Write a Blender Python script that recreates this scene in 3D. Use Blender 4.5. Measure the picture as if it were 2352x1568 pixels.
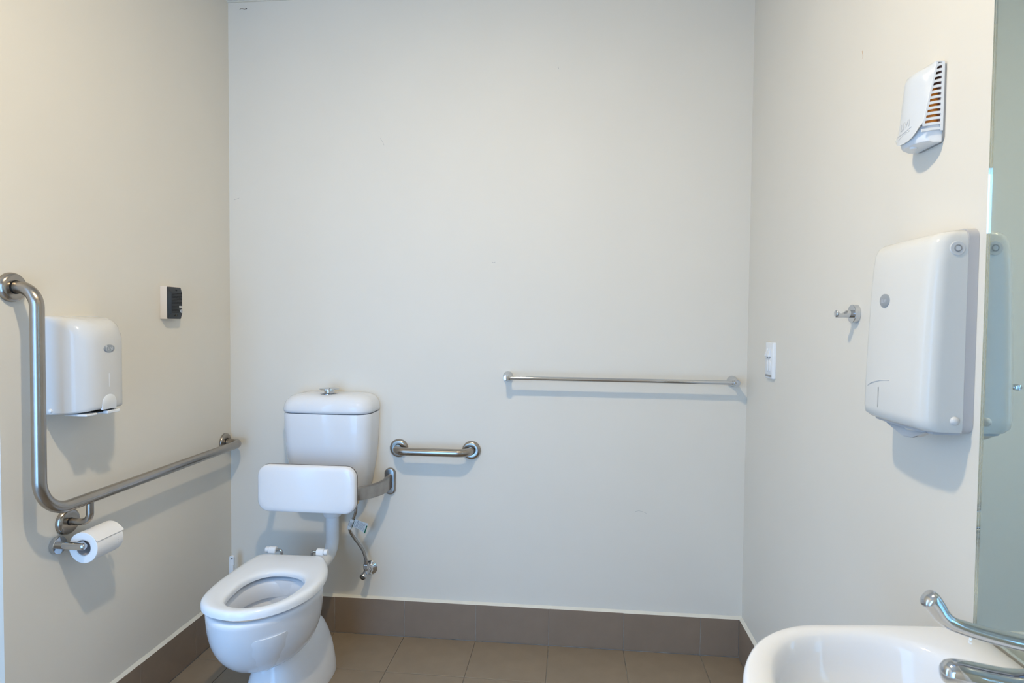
import bpy, bmesh, math, random
from mathutils import Vector, Matrix

random.seed(4)
S = bpy.context.scene
COL = S.collection
for o in list(bpy.data.objects):
    bpy.data.objects.remove(o)

# ---------------------------------------------------------------- camera
W = 2.1452            # room width: left wall x = 0, right wall x = W, back wall y = 0
HC = 2.661            # ceiling height
FRONT = -3.2          # wall behind the camera
cam_d = bpy.data.cameras.new('camera')
cam = bpy.data.objects.new('camera', cam_d)
COL.objects.link(cam)
YAW, PITCH, ROLL = 0.10041, -0.03288, 0.00908
fw = Vector((-math.sin(YAW) * math.cos(PITCH), math.cos(YAW) * math.cos(PITCH), math.sin(PITCH)))
r0 = Vector((math.cos(YAW), math.sin(YAW), 0))
u0 = r0.cross(fw)
rr = math.cos(ROLL) * r0 + math.sin(ROLL) * u0
uu = -math.sin(ROLL) * r0 + math.cos(ROLL) * u0
M = Matrix(((rr.x, uu.x, -fw.x, 1.46057), (rr.y, uu.y, -fw.y, -2.44151), (rr.z, uu.z, -fw.z, 1.32695), (0, 0, 0, 1)))
cam.matrix_world = M
cam_d.sensor_width = 36
cam_d.lens = 1380.66 / 2352 * 36
cam_d.clip_start = 0.02
cam_d.dof.use_dof = True
cam_d.dof.focus_distance = 2.25
cam_d.dof.aperture_fstop = 8.0
S.camera = cam

# ---------------------------------------------------------------- world, daylight, exposure
wd = bpy.data.worlds.new('daylight_sky')
S.world = wd
wd.use_nodes = True
bg = wd.node_tree.nodes['Background']
bg.inputs['Color'].default_value = (0.257, 0.537, 0.985, 1)
bg.inputs['Strength'].default_value = 7.9

def portal(name, loc, rot, sx, sy):
    l = bpy.data.lights.new(name, 'AREA')
    l.shape = 'RECTANGLE'; l.size = sx; l.size_y = sy
    l.cycles.is_portal = True
    o = bpy.data.objects.new(name, l); COL.objects.link(o)
    o.location = loc; o.rotation_euler = rot
DOOR_Y0, DOOR_Y1, DOOR_H = -1.045, -1.985, 2.05
FD = (0.0, 0.84, 2.05)              # glazed door opening in the front wall: x0, x1, height
TOP = (0.90, 1.06, 1.74, 2.03)      # small toplight beside it: x0, x1, z0, z1
portal('toplight_portal', ((TOP[0] + TOP[1]) / 2, FRONT - 0.14, (TOP[2] + TOP[3]) / 2), (math.pi / 2, 0, 0), TOP[1] - TOP[0], TOP[3] - TOP[2])
portal('front_door_portal', ((FD[0] + FD[1]) / 2, FRONT - 0.14, FD[2] / 2), (math.pi / 2, 0, 0), FD[1] - FD[0], FD[2])
SLOT = (-1.375, -1.60, .12, 1.93)      # tall glazed slot in the side door: y1, y0, z0, z1
portal('door_slot_portal', (-0.13, (SLOT[0] + SLOT[1]) / 2, (SLOT[2] + SLOT[3]) / 2), (0, -math.pi / 2, 0), SLOT[3] - SLOT[2], SLOT[0] - SLOT[1])

DL = (1.08, -1.64)
def downlight_lamp(x, y, power, dome, size):
    l = bpy.data.lights.new('downlight_lamp', 'AREA')
    l.shape = 'DISK'; l.size = size; l.energy = power
    l.color = LAMP_COL
    o = bpy.data.objects.new('downlight_lamp', l); COL.objects.link(o)
    o.location = (x, y, HC - 0.012)
    p = bpy.data.lights.new('downlight_dome', 'POINT')      # sideways light of the frosted dome
    p.energy = dome; p.shadow_soft_size = size / 2; p.color = DOME_COL
    o = bpy.data.objects.new('downlight_dome', p); COL.objects.link(o)
    o.location = (x, y, HC - 0.06)
LAMP_COL = (1.0, 0.833, 0.58)
DOME_COL = LAMP_COL
downlight_lamp(DL[0], DL[1], 17.0, 15.3, 0.075)

S.view_settings.view_transform = 'Standard'
S.view_settings.look = 'None'
S.view_settings.exposure = 0.05
S.view_settings.gamma = 1.0
S.view_settings.use_curve_mapping = False

# ---------------------------------------------------------------- materials
def lin(c):
    return tuple(((v / 255) / 12.92 if v / 255 <= .04045 else ((v / 255 + .055) / 1.055) ** 2.4) for v in c) + (1,)

def mat(name, col, rough=.5, metal=0, noise=None, bump=None, srgb=True, **kw):
    m = bpy.data.materials.new(name); m.use_nodes = True
    nt = m.node_tree; b = nt.nodes['Principled BSDF']
    c = lin(col) if srgb else tuple(col) + (1,)
    b.inputs['Base Color'].default_value = c
    b.inputs['Roughness'].default_value = rough
    b.inputs['Metallic'].default_value = metal
    for k, v in kw.items():
        b.inputs[k.replace('_', ' ')].default_value = v
    tc = nt.nodes.new('ShaderNodeTexCoord')
    if noise:                                            # (scale, amount) gentle colour variation
        n = nt.nodes.new('ShaderNodeTexNoise'); n.inputs['Scale'].default_value = noise[0]
        n.inputs['Detail'].default_value = 6
        nt.links.new(tc.outputs['Object'], n.inputs['Vector'])
        rp = nt.nodes.new('ShaderNodeValToRGB')
        rp.color_ramp.elements[0].position = .3; rp.color_ramp.elements[1].position = .7
        a = noise[1]
        rp.color_ramp.elements[0].color = tuple(v * (1 - a) for v in c[:3]) + (1,)
        rp.color_ramp.elements[1].color = tuple(min(1, v * (1 + a)) for v in c[:3]) + (1,)
        nt.links.new(n.outputs['Fac'], rp.inputs['Fac'])
        nt.links.new(rp.outputs['Color'], b.inputs['Base Color'])
    if bump:                                             # (scale, strength, distance)
        n = nt.nodes.new('ShaderNodeTexNoise'); n.inputs['Scale'].default_value = bump[0]
        n.inputs['Detail'].default_value = 4
        nt.links.new(tc.outputs['Object'], n.inputs['Vector'])
        bp = nt.nodes.new('ShaderNodeBump'); bp.inputs['Strength'].default_value = bump[1]
        bp.inputs['Distance'].default_value = bump[2]
        nt.links.new(n.outputs['Fac'], bp.inputs['Height'])
        nt.links.new(bp.outputs['Normal'], b.inputs['Normal'])
    return m

M_wall = mat('wall_paint', (226, 221, 210), .55, noise=(3, .012), bump=(160, .05, .0008))
M_ceil = mat('ceiling_paint', (226, 224, 218), .6, noise=(3, .01), bump=(90, .05, .001))
M_ftile = mat('floor_tile_glaze', (140, 125, 106), .42, noise=(14, .06), bump=(300, .08, .0006))
M_stile = mat('skirting_tile_glaze', (136, 119, 103), .45, noise=(14, .05), bump=(300, .08, .0006))
M_grout = mat('grout', (150, 146, 140), .85, noise=(30, .3), bump=(200, .3, .001))
M_caulk = mat('silicone_sealant', (222, 218, 205), .45, noise=(20, .04))
M_cer = mat('vitreous_china', (231, 234, 239), .05, noise=(2, .005), Specular_IOR_Level=.32)
M_seat = mat('seat_plastic', (234, 238, 243), .14, noise=(4, .008), Specular_IOR_Level=.4)
M_plas = mat('white_plastic', (232, 235, 238), .3, noise=(5, .01))
M_plasg = mat('glossy_white_plastic', (212, 212, 211), .12, noise=(5, .008), Specular_IOR_Level=.25)
M_cream = mat('cream_plastic', (226, 214, 200), .4, noise=(6, .01))
M_black = mat('black_plastic', (40, 43, 48), .38, noise=(30, .1))
M_dark = mat('dark_recess', (10, 10, 11), .7, noise=(30, .1))
M_grey = mat('grey_plastic', (150, 150, 150), .4, noise=(20, .05))
M_lgrey = mat('light_grey_plastic', (186, 185, 186), .35, noise=(8, .02))
M_badge = mat('grey_badge', (158, 164, 170), .3, .3, noise=(20, .03))
M_badget = mat('badge_lettering', (196, 200, 204), .35, noise=(20, .03))
M_emb = mat('embossed_lettering', (205, 206, 206), .3, noise=(20, .02))
M_chrome = mat('chrome', (.60, .62, .65), .05, 1, noise=(8, .02), srgb=False)
M_chromed = mat('dull_chrome', (.50, .50, .51), .16, 1, noise=(12, .06), srgb=False)
M_steel = mat('brushed_stainless_steel', (.39, .35, .305), .25, 1, noise=(25, .05), bump=(500, .06, .0003), srgb=False, Anisotropic=.5)
M_steelw = mat('worn_stainless_steel', (.37, .34, .31), .30, 1, noise=(18, .16), bump=(300, .08, .0004), srgb=False)
M_brass = mat('brass', (.62, .47, .28), .3, 1, noise=(20, .08), srgb=False)
M_paper = mat('tissue_paper', (240, 239, 238), .9, noise=(12, .015), bump=(120, .3, .0006))
M_paper2 = mat('paper_towel', (226, 224, 222), .9, noise=(12, .02), bump=(120, .3, .0006))
M_card = mat('cardboard_core', (205, 203, 206), .8, noise=(25, .06))
M_label = mat('label_paper', (230, 230, 226), .6, noise=(9, .02))
M_green = mat('green_print', (22, 112, 84), .5, noise=(9, .05))
M_green2 = mat('dark_green_print', (30, 80, 24), .5, noise=(9, .05))
M_ink = mat('grey_ink', (150, 152, 156), .6, noise=(9, .1))
M_ink2 = mat('blue_black_ink', (66, 70, 88), .6, noise=(9, .1))
M_yellow = mat('yellow_print', (205, 180, 90), .5, noise=(9, .05))
M_orange = mat('amber_canister', (222, 132, 36), .35, noise=(9, .12))
M_brown = mat('brown_housing', (158, 112, 96), .5, noise=(9, .12))
M_strand = mat('brown_strand', (120, 95, 75), .7, noise=(40, .1))
M_scuff = mat('wall_scuff', (176, 174, 168), .7, noise=(80, .1))
M_rust = mat('rust_spot', (206, 178, 150), .8, noise=(60, .15))
M_braid = mat('braided_steel', (.40, .38, .355), .26, 1, noise=(300, .12), bump=(700, .25, .0003), srgb=False)
M_conc = mat('outdoor_concrete', (176, 176, 174), .9, noise=(4, .08), bump=(60, .2, .002))
M_pad = mat('white_vinyl', (236, 237, 240), .12, noise=(6, .008))
M_afc = mat('air_freshener_plastic', (211, 215, 219), .16, noise=(6, .008), Specular_IOR_Level=.3)
M_padb = mat('backrest_backing', (92, 84, 82), .5, noise=(6, .05))
M_ann = mat('sealant_spot', (234, 232, 226), .5, noise=(9, .02))

# paper-towel dispenser cover: milky translucent plastic
def milky(name, col, tr):
    m = bpy.data.materials.new(name); m.use_nodes = True
    nt = m.node_tree; b = nt.nodes['Principled BSDF']; out = nt.nodes['Material Output']
    b.inputs['Base Color'].default_value = lin(col); b.inputs['Roughness'].default_value = .13
    b.inputs['Specular IOR Level'].default_value = .25
    t = nt.nodes.new('ShaderNodeBsdfTranslucent')
    n = nt.nodes.new('ShaderNodeTexNoise'); n.inputs['Scale'].default_value = 6
    rp = nt.nodes.new('ShaderNodeValToRGB')
    c = lin(col)
    rp.color_ramp.elements[0].color = tuple(v * .98 for v in c[:3]) + (1,); rp.color_ramp.elements[1].color = c
    nt.links.new(n.outputs['Fac'], rp.inputs['Fac'])
    nt.links.new(rp.outputs['Color'], b.inputs['Base Color']); nt.links.new(rp.outputs['Color'], t.inputs['Color'])
    mx = nt.nodes.new('ShaderNodeMixShader'); mx.inputs['Fac'].default_value = tr
    nt.links.new(b.outputs['BSDF'], mx.inputs[1]); nt.links.new(t.outputs['BSDF'], mx.inputs[2])
    nt.links.new(mx.outputs['Shader'], out.inputs['Surface'])
    return m
M_milky = milky('milky_plastic', (231, 230, 225), .12)

def glass(name):
    m = bpy.data.materials.new(name); m.use_nodes = True
    b = m.node_tree.nodes['Principled BSDF']
    b.inputs['Base Color'].default_value = (.93, .985, .965, 1)
    b.inputs['Transmission Weight'].default_value = 1; b.inputs['Roughness'].default_value = 0
    b.inputs['IOR'].default_value = 1.5
    return m
M_glass = glass('mirror_glass')
M_silver = mat('mirror_silvering', (.685, .70, .675), .0, 1, srgb=False)
M_lamp = bpy.data.materials.new('lamp_diffuser'); M_lamp.use_nodes = True
_b = M_lamp.node_tree.nodes['Principled BSDF']
_b.inputs['Emission Color'].default_value = (1, .83, .62, 1); _b.inputs['Emission Strength'].default_value = 3

# ---------------------------------------------------------------- object helpers
ORG = {}
def thing(name, label, cat, loc, group=None):
    o = bpy.data.objects.new(name, None); COL.objects.link(o)
    o.empty_display_size = .05; o.location = loc
    o['label'] = label; o['category'] = cat
    if group: o['group'] = group
    ORG[o.name] = Vector(loc)
    return o

def ob(name, bm, m, parent=None, label=None, sharp=35, kind=None, rot=None):
    """link a bmesh given in world coordinates as one mesh object"""
    org = ORG[parent.name] if parent else Vector((0, 0, 0))
    bmesh.ops.recalc_face_normals(bm, faces=bm.faces[:])
    for v in bm.verts: v.co -= org
    me = bpy.data.meshes.new(name); bm.to_mesh(me); bm.free()
    for p in me.polygons: p.use_smooth = True
    me.set_sharp_from_angle(angle=math.radians(sharp))
    me.materials.append(m)
    o = bpy.data.objects.new(name, me); COL.objects.link(o)
    if parent: o.parent = parent
    if label: o['label'] = label
    if kind: o['kind'] = kind
    ORG[o.name] = org.copy()
    return o

def tag(o, label, cat, group=None):
    o['label'] = label; o['category'] = cat
    if group: o['group'] = group
    return o

def box(x0, x1, y0, y1, z0, z1, bev=0, seg=3, bm=None):
    b = bm or bmesh.new(); t = bmesh.new()
    bmesh.ops.create_cube(t, size=1)
    for v in t.verts:
        v.co = Vector(((x0 + x1) / 2 + v.co.x * (x1 - x0), (y0 + y1) / 2 + v.co.y * (y1 - y0), (z0 + z1) / 2 + v.co.z * (z1 - z0)))
    if bev:
        bmesh.ops.bevel(t, geom=t.edges[:], offset=bev, segments=seg, profile=.5, affect='EDGES')
    if bm is None:
        b.free(); return t
    join(b, t); return b

def join(a, t):
    vm = {v: a.verts.new(v.co) for v in t.verts}
    for f in t.faces:
        try: a.faces.new([vm[v] for v in f.verts])
        except ValueError: pass
    t.free(); return a

def loft(rings, caps=True, closed=True, bm=None, loop=False):
    """skin a list of rings (lists of Vectors with equal length)"""
    b = bm or bmesh.new()
    R = [[b.verts.new(Vector(p)) for p in r] for r in rings]
    n = len(R[0])
    pairs = list(zip(R, R[1:]))
    if loop: pairs.append((R[-1], R[0]))
    for a, c in pairs:
        for i in range(n if closed else n - 1):
            j = (i + 1) % n
            try: b.faces.new((a[i], a[j], c[j], c[i]))
            except ValueError: pass
    if caps and not loop:
        for r in (R[0], R[-1]):
            try: b.faces.new(r)
            except ValueError: pass
    return b

def basis(d):
    d = Vector(d).normalized()
    a = Vector((0, 0, 1)) if abs(d.z) < .9 else Vector((0, 1, 0))
    s = d.cross(a).normalized(); t = s.cross(d).normalized()
    return d, s, t

def tube(path, r, n=16, caps=True, bm=None):
    """round tube along a list of points; r may be a list"""
    P = [Vector(p) for p in path]; rs = r if isinstance(r, (list, tuple)) else [r] * len(P)
    rings = []
    d, s, t = basis(P[1] - P[0])
    for i, p in enumerate(P):
        tan = (P[min(i + 1, len(P) - 1)] - P[max(i - 1, 0)]).normalized()
        s = (s - tan * s.dot(tan)).normalized(); t = tan.cross(s)
        rings.append([p + (s * math.cos(2 * math.pi * k / n) + t * math.sin(2 * math.pi * k / n)) * rs[i] for k in range(n)])
    return loft(rings, caps, bm=bm)

def fillet(pts, rad, n=10):
    """round the corners of a polyline"""
    P = [Vector(p) for p in pts]; out = [P[0]]
    rads = rad if isinstance(rad, (list, tuple)) else [rad] * (len(P) - 2)
    for i in range(1, len(P) - 1):
        a, b, c = P[i - 1], P[i], P[i + 1]; r = rads[i - 1]
        u = (a - b).normalized(); v = (c - b).normalized()
        ang = u.angle(v); l = r / math.tan(ang / 2)
        ctr = b + (u + v).normalized() * (r / math.sin(ang / 2))
        s, e = b + u * l - ctr, b + v * l - ctr
        tot = s.angle(e)
        for k in range(n + 1):
            w = k / n
            out.append(ctr + (s * math.sin((1 - w) * tot) + e * math.sin(w * tot)) / math.sin(tot))
    out.append(P[-1]); return out

def spline(pts, n=8):
    P = [Vector(p) for p in pts]; Q = [P[0] * 2 - P[1]] + P + [P[-1] * 2 - P[-2]]; out = []
    for i in range(1, len(Q) - 2):
        a, b, c, d = Q[i - 1:i + 3]
        for k in range(n):
            t = k / n
            out.append(.5 * (2 * b + (c - a) * t + (2 * a - 5 * b + 4 * c - d) * t * t + (3 * b - a - 3 * c + d) * t ** 3))
    out.append(P[-1]); return out

def lathe(prof, o, axis, n=32, bm=None, caps=True):
    """prof: list of (radius, height along the axis)"""
    d, s, t = basis(axis); o = Vector(o)
    rings = [[o + d * h + (s * math.cos(2 * math.pi * k / n) + t * math.sin(2 * math.pi * k / n)) * max(r, 1e-5) for k in range(n)] for r, h in prof]
    return loft(rings, caps, bm=bm)

def sring(cx, cy, z, a, b, e=2.0, n=48):
    """horizontal superellipse ring"""
    out = []
    for k in range(n):
        t = 2 * math.pi * k / n; c, s = math.cos(t), math.sin(t)
        out.append(Vector((cx + a * math.copysign(abs(c) ** (2 / e), c), cy + b * math.copysign(abs(s) ** (2 / e), s), z)))
    return out

def prism(poly, ax, h0, h1, bev=0, seg=2):
    """extrude a 2-D polygon along world axis ax; poly in the other two axes in xyz order"""
    def P(q, h):
        return Vector({'x': (h, q[0], q[1]), 'y': (q[0], h, q[1]), 'z': (q[0], q[1], h)}[ax])
    b = loft([[P(q, h0) for q in poly], [P(q, h1) for q in poly]])
    if bev:
        e = [e for e in b.edges if all(abs(v.co['xyz'.index(ax)] - h1) < 1e-7 for v in e.verts)]
        bmesh.ops.bevel(b, geom=e, offset=bev, segments=seg, profile=.5, affect='EDGES')
    return b

def rrect(u0, u1, v0, v1, r, n=6):
    out = []
    for cx, cy, a0 in ((u1 - r, v1 - r, 0), (u0 + r, v1 - r, 90), (u0 + r, v0 + r, 180), (u1 - r, v0 + r, 270)):
        for k in range(n + 1):
            a = math.radians(a0 + 90 * k / n); out.append((cx + r * math.cos(a), cy + r * math.sin(a)))
    return out

def xform(bm, mtx):
    for v in bm.verts: v.co = mtx @ v.co
    return bm

def text_bm(s, size, depth=.0004):
    """text as a mesh in its own XY plane, centred"""
    c = bpy.data.curves.new('txt', 'FONT'); c.body = s; c.size = size; c.extrude = depth
    c.align_x = 'CENTER'; c.align_y = 'CENTER'; c.resolution_u = 3
    o = bpy.data.objects.new('txt', c); COL.objects.link(o)
    dg = bpy.context.evaluated_depsgraph_get(); dg.update()
    me = bpy.data.meshes.new_from_object(o.evaluated_get(dg))
    b = bmesh.new(); b.from_mesh(me)
    bpy.data.objects.remove(o); bpy.data.curves.remove(c); bpy.data.meshes.remove(me)
    return b

def frame(o, xdir, ydir):
    x = Vector(xdir).normalized(); y = Vector(ydir).normalized(); z = x.cross(y)
    return Matrix(((x.x, y.x, z.x, o[0]), (x.y, y.y, z.y, o[1]), (x.z, y.z, z.z, o[2]), (0, 0, 0, 1)))

def structure(name, bm, m):
    o = ob(name, bm, m); o['kind'] = 'structure'; return o

def flange(o, axis, r, h=.012, hole=.0):
    """domed rail cover flange"""
    pr = [(r, 0), (r, h * .25)] + [(r * (1 - .28 * (1 - math.cos(a))) , h * .25 + h * .75 * math.sin(a)) for a in [math.pi / 2 * k / 6 for k in range(1, 7)]]
    pr += [(r * .55, h * .98), (hole or .0, h * .95)]
    return lathe(pr, o, axis, 40)

# ================================================================= room shell
wb = structure('wall_back', box(-.12, W + .12, 0, .12, 0, HC), M_wall)
# left wall with the daylit doorway just outside the left of the view
b = box(-.12, 0, DOOR_Y0, 0, 0, HC)
wl = structure('wall_left', b, M_wall)
b = box(-.12, 0, FRONT, DOOR_Y1, 0, HC)
box(-.12, 0, DOOR_Y1, DOOR_Y0, DOOR_H, HC, bm=b)
structure('trim_1', b, M_wall)
wr = structure('wall_right', box(W, W + .12, FRONT, 0, 0, HC), M_wall)
b = box(-.12, FD[0], FRONT - .12, FRONT, 0, HC)
box(FD[1], TOP[0], FRONT - .12, FRONT, 0, HC, bm=b)
box(TOP[1], W + .12, FRONT - .12, FRONT, 0, HC, bm=b)
box(TOP[0], TOP[1], FRONT - .12, FRONT, 0, TOP[2], bm=b)
box(TOP[0], TOP[1], FRONT - .12, FRONT, TOP[3], HC, bm=b)
box(FD[0], FD[1], FRONT - .12, FRONT, FD[2], HC, bm=b)
structure('wall_front', b, M_wall)
structure('ceiling', box(-.12, W + .12, FRONT - .12, .12, HC, HC + .1), M_ceil)
fl = structure('floor', box(-.12, W + .12, FRONT - .12, .12, -.12, -.0035), M_grout)
structure('floor_outside', box(-5, -.12, -6, 4, -.16, -.06), M_conc)

P = .303
XJ = [1.98357 - P * k for k in range(-1, 8)]
D1 = .2687
ymarks = [-.012, -D1] + [-D1 - P * k for k in range(1, 11)]
xs = sorted([x for x in XJ if .02 < x < W - .02] + [.012, W - .012])
ys = ymarks
tile_cache = {}
def tile(parent, x0, x1, y0, y1, z0, z1, m, bev=.0009):
    key = tuple(round(v, 4) for v in (x1 - x0, y1 - y0, z1 - z0)) + (m.name,)
    if key not in tile_cache:
        bm = box(-(x1 - x0) / 2, (x1 - x0) / 2, -(y1 - y0) / 2, (y1 - y0) / 2, -(z1 - z0) / 2, (z1 - z0) / 2, bev, 1)
        me = bpy.data.meshes.new('tile'); bm.to_mesh(me); bm.free(); me.materials.append(m)
        tile_cache[key] = me
    o = bpy.data.objects.new('tile', tile_cache[key]); COL.objects.link(o)
    o.location = ((x0 + x1) / 2, (y0 + y1) / 2, (z0 + z1) / 2 + random.uniform(-.0002, .0002)); o.parent = parent
    return o
g = .0013
for i in range(len(xs) - 1):
    for j in range(len(ys) - 1):
        y1, y0 = ys[j], max(ys[j + 1], FRONT)
        if y1 - y0 < .03: continue
        tile(fl, xs[i] + g, xs[i + 1] - g, y0 + g, y1 - g, -.0085, 0, M_ftile)
HS = .1525
bb = structure('baseboard_back', box(.0, W, -.0105, -.0002, -.002, HS - .001), M_grout)
for i in range(len(xs) - 1):
    tile(bb, xs[i] + g * .8, xs[i + 1] - g * .8, -.012, -.004, .0015, HS, M_stile)
bl = structure('baseboard_left', box(.0002, .0105, DOOR_Y0, -.012, -.002, HS - .001), M_grout)
for j in range(len(ys) - 1):
    y1, y0 = ys[j], max(ys[j + 1], DOOR_Y0)
    if y1 - y0 > .02: tile(bl, .004, .012, y0 + g * .8, y1 - g * .8, .0015, HS, M_stile)
br = structure('baseboard_right', box(W - .0105, W - .0002, FRONT, -.012, -.002, HS - .001), M_grout)
for j in range(len(ys) - 1):
    y1, y0 = ys[j], max(ys[j + 1], FRONT)
    if y1 - y0 > .02: tile(br, W - .012, W - .004, y0 + g * .8, y1 - g * .8, .0015, HS, M_stile)
def bead(pts):      # sealant fillet on top of the skirting tiles, 3-sided section
    return loft(pts)
n = 24
def wob(): return random.uniform(-.0006, .0008)
rings = [[Vector((x, -.0116, HS - .0005)), Vector((x, -.0002, HS + .0085 + wob())), Vector((x, -.0002, HS - .0005))] for x in [.0 + (W) * k / 40 for k in range(41)]]
ob('sealant_bead', loft(rings), M_caulk, bb)
rings = [[Vector((.0116, y, HS - .0005)), Vector((.0002, y, HS + .0085 + wob())), Vector((.0002, y, HS - .0005))] for y in [DOOR_Y0 + (-.012 - DOOR_Y0) * k / 24 for k in range(25)]]
ob('sealant_bead', loft(rings), M_caulk, bl)
rings = [[Vector((W - .0116, y, HS - .0005)), Vector((W - .0002, y, HS + .0085 + wob())), Vector((W - .0002, y, HS - .0005))] for y in [FRONT + (-.012 - FRONT) * k / 40 for k in range(41)]]
ob('sealant_bead', loft(rings), M_caulk, br)
# thin paint line at the wall / ceiling joint
ob('sealant_bead', box(0, W, -.006, 0, HC - .005, HC), M_caulk, wb)

# scuffs and marks on the back wall (raised a hair)
def mark(parent, pts, w, m, ax, val):
    bm = bmesh.new(); P = [Vector(p) for p in pts]
    rings = []
    for i, p in enumerate(P):
        d = (P[min(i + 1, len(P) - 1)] - P[max(i - 1, 0)]).normalized(); nn = Vector((-d.y, d.x, 0))
        rings.append([p + nn * w / 2, p - nn * w / 2])
    def q(v, h):
        return Vector((v.x, val - h, v.y)) if ax == 'y' else Vector((val + h, v.x, v.y)) if val < 1 else Vector((val - h, v.x, v.y))
    rr_ = [[q(r[0], .0003), q(r[1], .0003), q(r[1], -.0001), q(r[0], -.0001)] for r in rings]
    return ob('scuff_mark', loft(rr_), m, parent)
mark(wb, [(1.130, 1.5695, 0), (1.134, 1.5665, 0), (1.139, 1.5665, 0), (1.143, 1.569, 0)], .0016, M_scuff, 'y', 0)
mark(wb, [(.020, 1.833, 0), (.030, 1.836, 0), (.045, 1.841, 0)], .0012, M_scuff, 'y', 0)
mark(wb, [(.66, 2.08, 0), (.672, 2.06, 0), (.676, 2.05, 0)], .001, M_scuff, 'y', 0)
mark(wb, [(1.3885, 2.345, 0), (1.3925, 2.339, 0)], .0016, M_scuff, 'y', 0)
mark(wb, [(1.72, .565, 0), (1.735, .57, 0), (1.755, .565, 0), (1.765, .56, 0)], .001, M_scuff, 'y', 0)
mark(wr, [(-.897, 1.985, 0), (-.902, 1.972, 0), (-.901, 1.965, 0)], .0022, M_rust, 'x', W)

# side door (outside the view) with a tall glazed slot, and the ceiling light
b = box(-.09, -.05, SLOT[0], DOOR_Y0, .004, DOOR_H)
box(-.09, -.05, DOOR_Y1, SLOT[1], .004, DOOR_H, bm=b)
box(-.09, -.05, SLOT[1], SLOT[0], .004, SLOT[2], bm=b)
box(-.09, -.05, SLOT[1], SLOT[0], SLOT[3], DOOR_H, bm=b)
dr = structure('door_1', b, M_plas)
ob('door_handle', tube(fillet([(-.05, -1.93, 1.0), (-.005, -1.93, 1.0), (-.005, -1.80, 1.0)], .01), .009, 12), M_steel, dr)
t = thing('downlight', 'round ceiling light with a small frosted dome above the room', 'ceiling light', (DL[0], DL[1], HC))
ob('trim_ring', lathe([(.040, -.001), (.052, -.001), (.055, -.004), (.050, -.008), (.042, -.008), (.040, -.004)], (DL[0], DL[1], HC), (0, 0, 1), 32, caps=False), M_plas, t)
ob('diffuser', lathe([(.0395, 0), (.0395, -.002), (.03, -.0035), (.002, -.004)], (DL[0], DL[1], HC), (0, 0, 1), 32), M_lamp, t)

# ================================================================= toilet (pan + seat)
XC = .466
tl = thing('toilet', 'white ceramic toilet with its seat down in the back left corner', 'toilet', (XC, -.45, 0))
NT = 96
TT = [2 * math.pi * k / NT for k in range(NT)]
SC = (.470, -.585)                                  # centre the outlines are swept round
def closed_spline(P, n=10):
    out = []; m = len(P)
    for i in range(m):
        a, b, c, d = (Vector((*P[(i + j - 1) % m], 0)) for j in range(4))
        for k in range(n):
            t = k / n
            out.append(.5 * (2 * b + (c - a) * t + (2 * a - 5 * b + 4 * c - d) * t * t + (3 * b - a - 3 * c + d) * t ** 3))
    return [(v.x, v.y) for v in out]
def by_angle(poly, c=SC):
    """intersect a closed outline with rays from c at the angles TT"""
    res = []
    for t in TT:
        d = (math.cos(t), math.sin(t)); best = 0
        for p, q in zip(poly, poly[1:] + poly[:1]):
            ex, ey = q[0] - p[0], q[1] - p[1]; den = d[0] * ey - d[1] * ex
            if abs(den) < 1e-12: continue
            wx, wy = p[0] - c[0], p[1] - c[1]
            r = (wx * ey - wy * ex) / den; u = (wx * d[1] - wy * d[0]) / den
            if -1e-9 <= u <= 1 + 1e-9 and r > best: best = r
        res.append((c[0] + d[0] * best, c[1] + d[1] * best))
    return res
OUTL = [(.2966, -.535), (.3000, -.42), (.3085, -.352), (.3145, -.338), (.327, -.3305), (.38, -.329), (.44, -.3275), (.51, -.3255), (.546, -.3255), (.559, -.333), (.571, -.350),
        (.597, -.392), (.622, -.446), (.638, -.51), (.6428, -.57), (.637, -.625), (.613, -.69), (.577, -.740), (.533, -.772), (.483, -.789), (.437, -.787), (.385, -.771), (.345, -.742), (.315, -.695), (.3005, -.62)]
INL = [(.396, -.697), (.384, -.6455), (.3825, -.559), (.4156, -.495), (.477, -.477), (.5355, -.4915), (.572, -.526), (.5872, -.571), (.583, -.635), (.563, -.6935), (.524, -.730), (.4706, -.744), (.431, -.737), (.408, -.718)]
so = by_angle(closed_spline(OUTL)); si = by_angle(closed_spline(INL))
sec = [(0, .4385), (0, .4455), (.012, .451), (.045, .4565), (.11, .4605), (.25, .4625), (.5, .462), (.78, .4595), (.90, .4575), (.965, .4545), (.995, .450), (1, .445), (1, .4385), (.9, .437), (.1, .437)]
rings = []
for f, z in sec:
    rings.append([Vector((a[0] + (c[0] - a[0]) * f, a[1] + (c[1] - a[1]) * f, z)) for a, c in zip(so, si)])
seat = ob('seat', loft(rings, loop=True), M_seat, tl, sharp=60)
# hinges: knuckle with end cap and a bent steel pin
for sx, hx in ((-1, .352), (1, .5375)):
    kn = prism([(-.327, .4555), (-.300, .4555), (-.300, .462)] + [(-.3135 + .0135 * math.cos(math.radians(a)), .4645 + .0125 * math.sin(math.radians(a))) for a in range(0, 181, 20)], 'x', hx - .0135, hx + .0135)
    bmesh.ops.bevel(kn, geom=kn.edges[:], offset=.0015, segments=2, affect='EDGES')
    hi = ob('hinge', kn, M_plas, seat)
    ob('hinge_cap', lathe([(.0, 0), (.0095, 0), (.0112, .002), (.0112, .0115), (.010, .0135), (0, .0135)], (hx + sx * .0138, -.3135, .4640), (sx, 0, 0), 20), M_plas, tl)
    ob('hinge_pin', tube(fillet([(hx - sx * .012, -.3135, .4645), (hx - sx * .034, -.3135, .4645), (hx - sx * .034, -.3135, .405)], .008), .0048, 12), M_chromed, tl)
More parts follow.
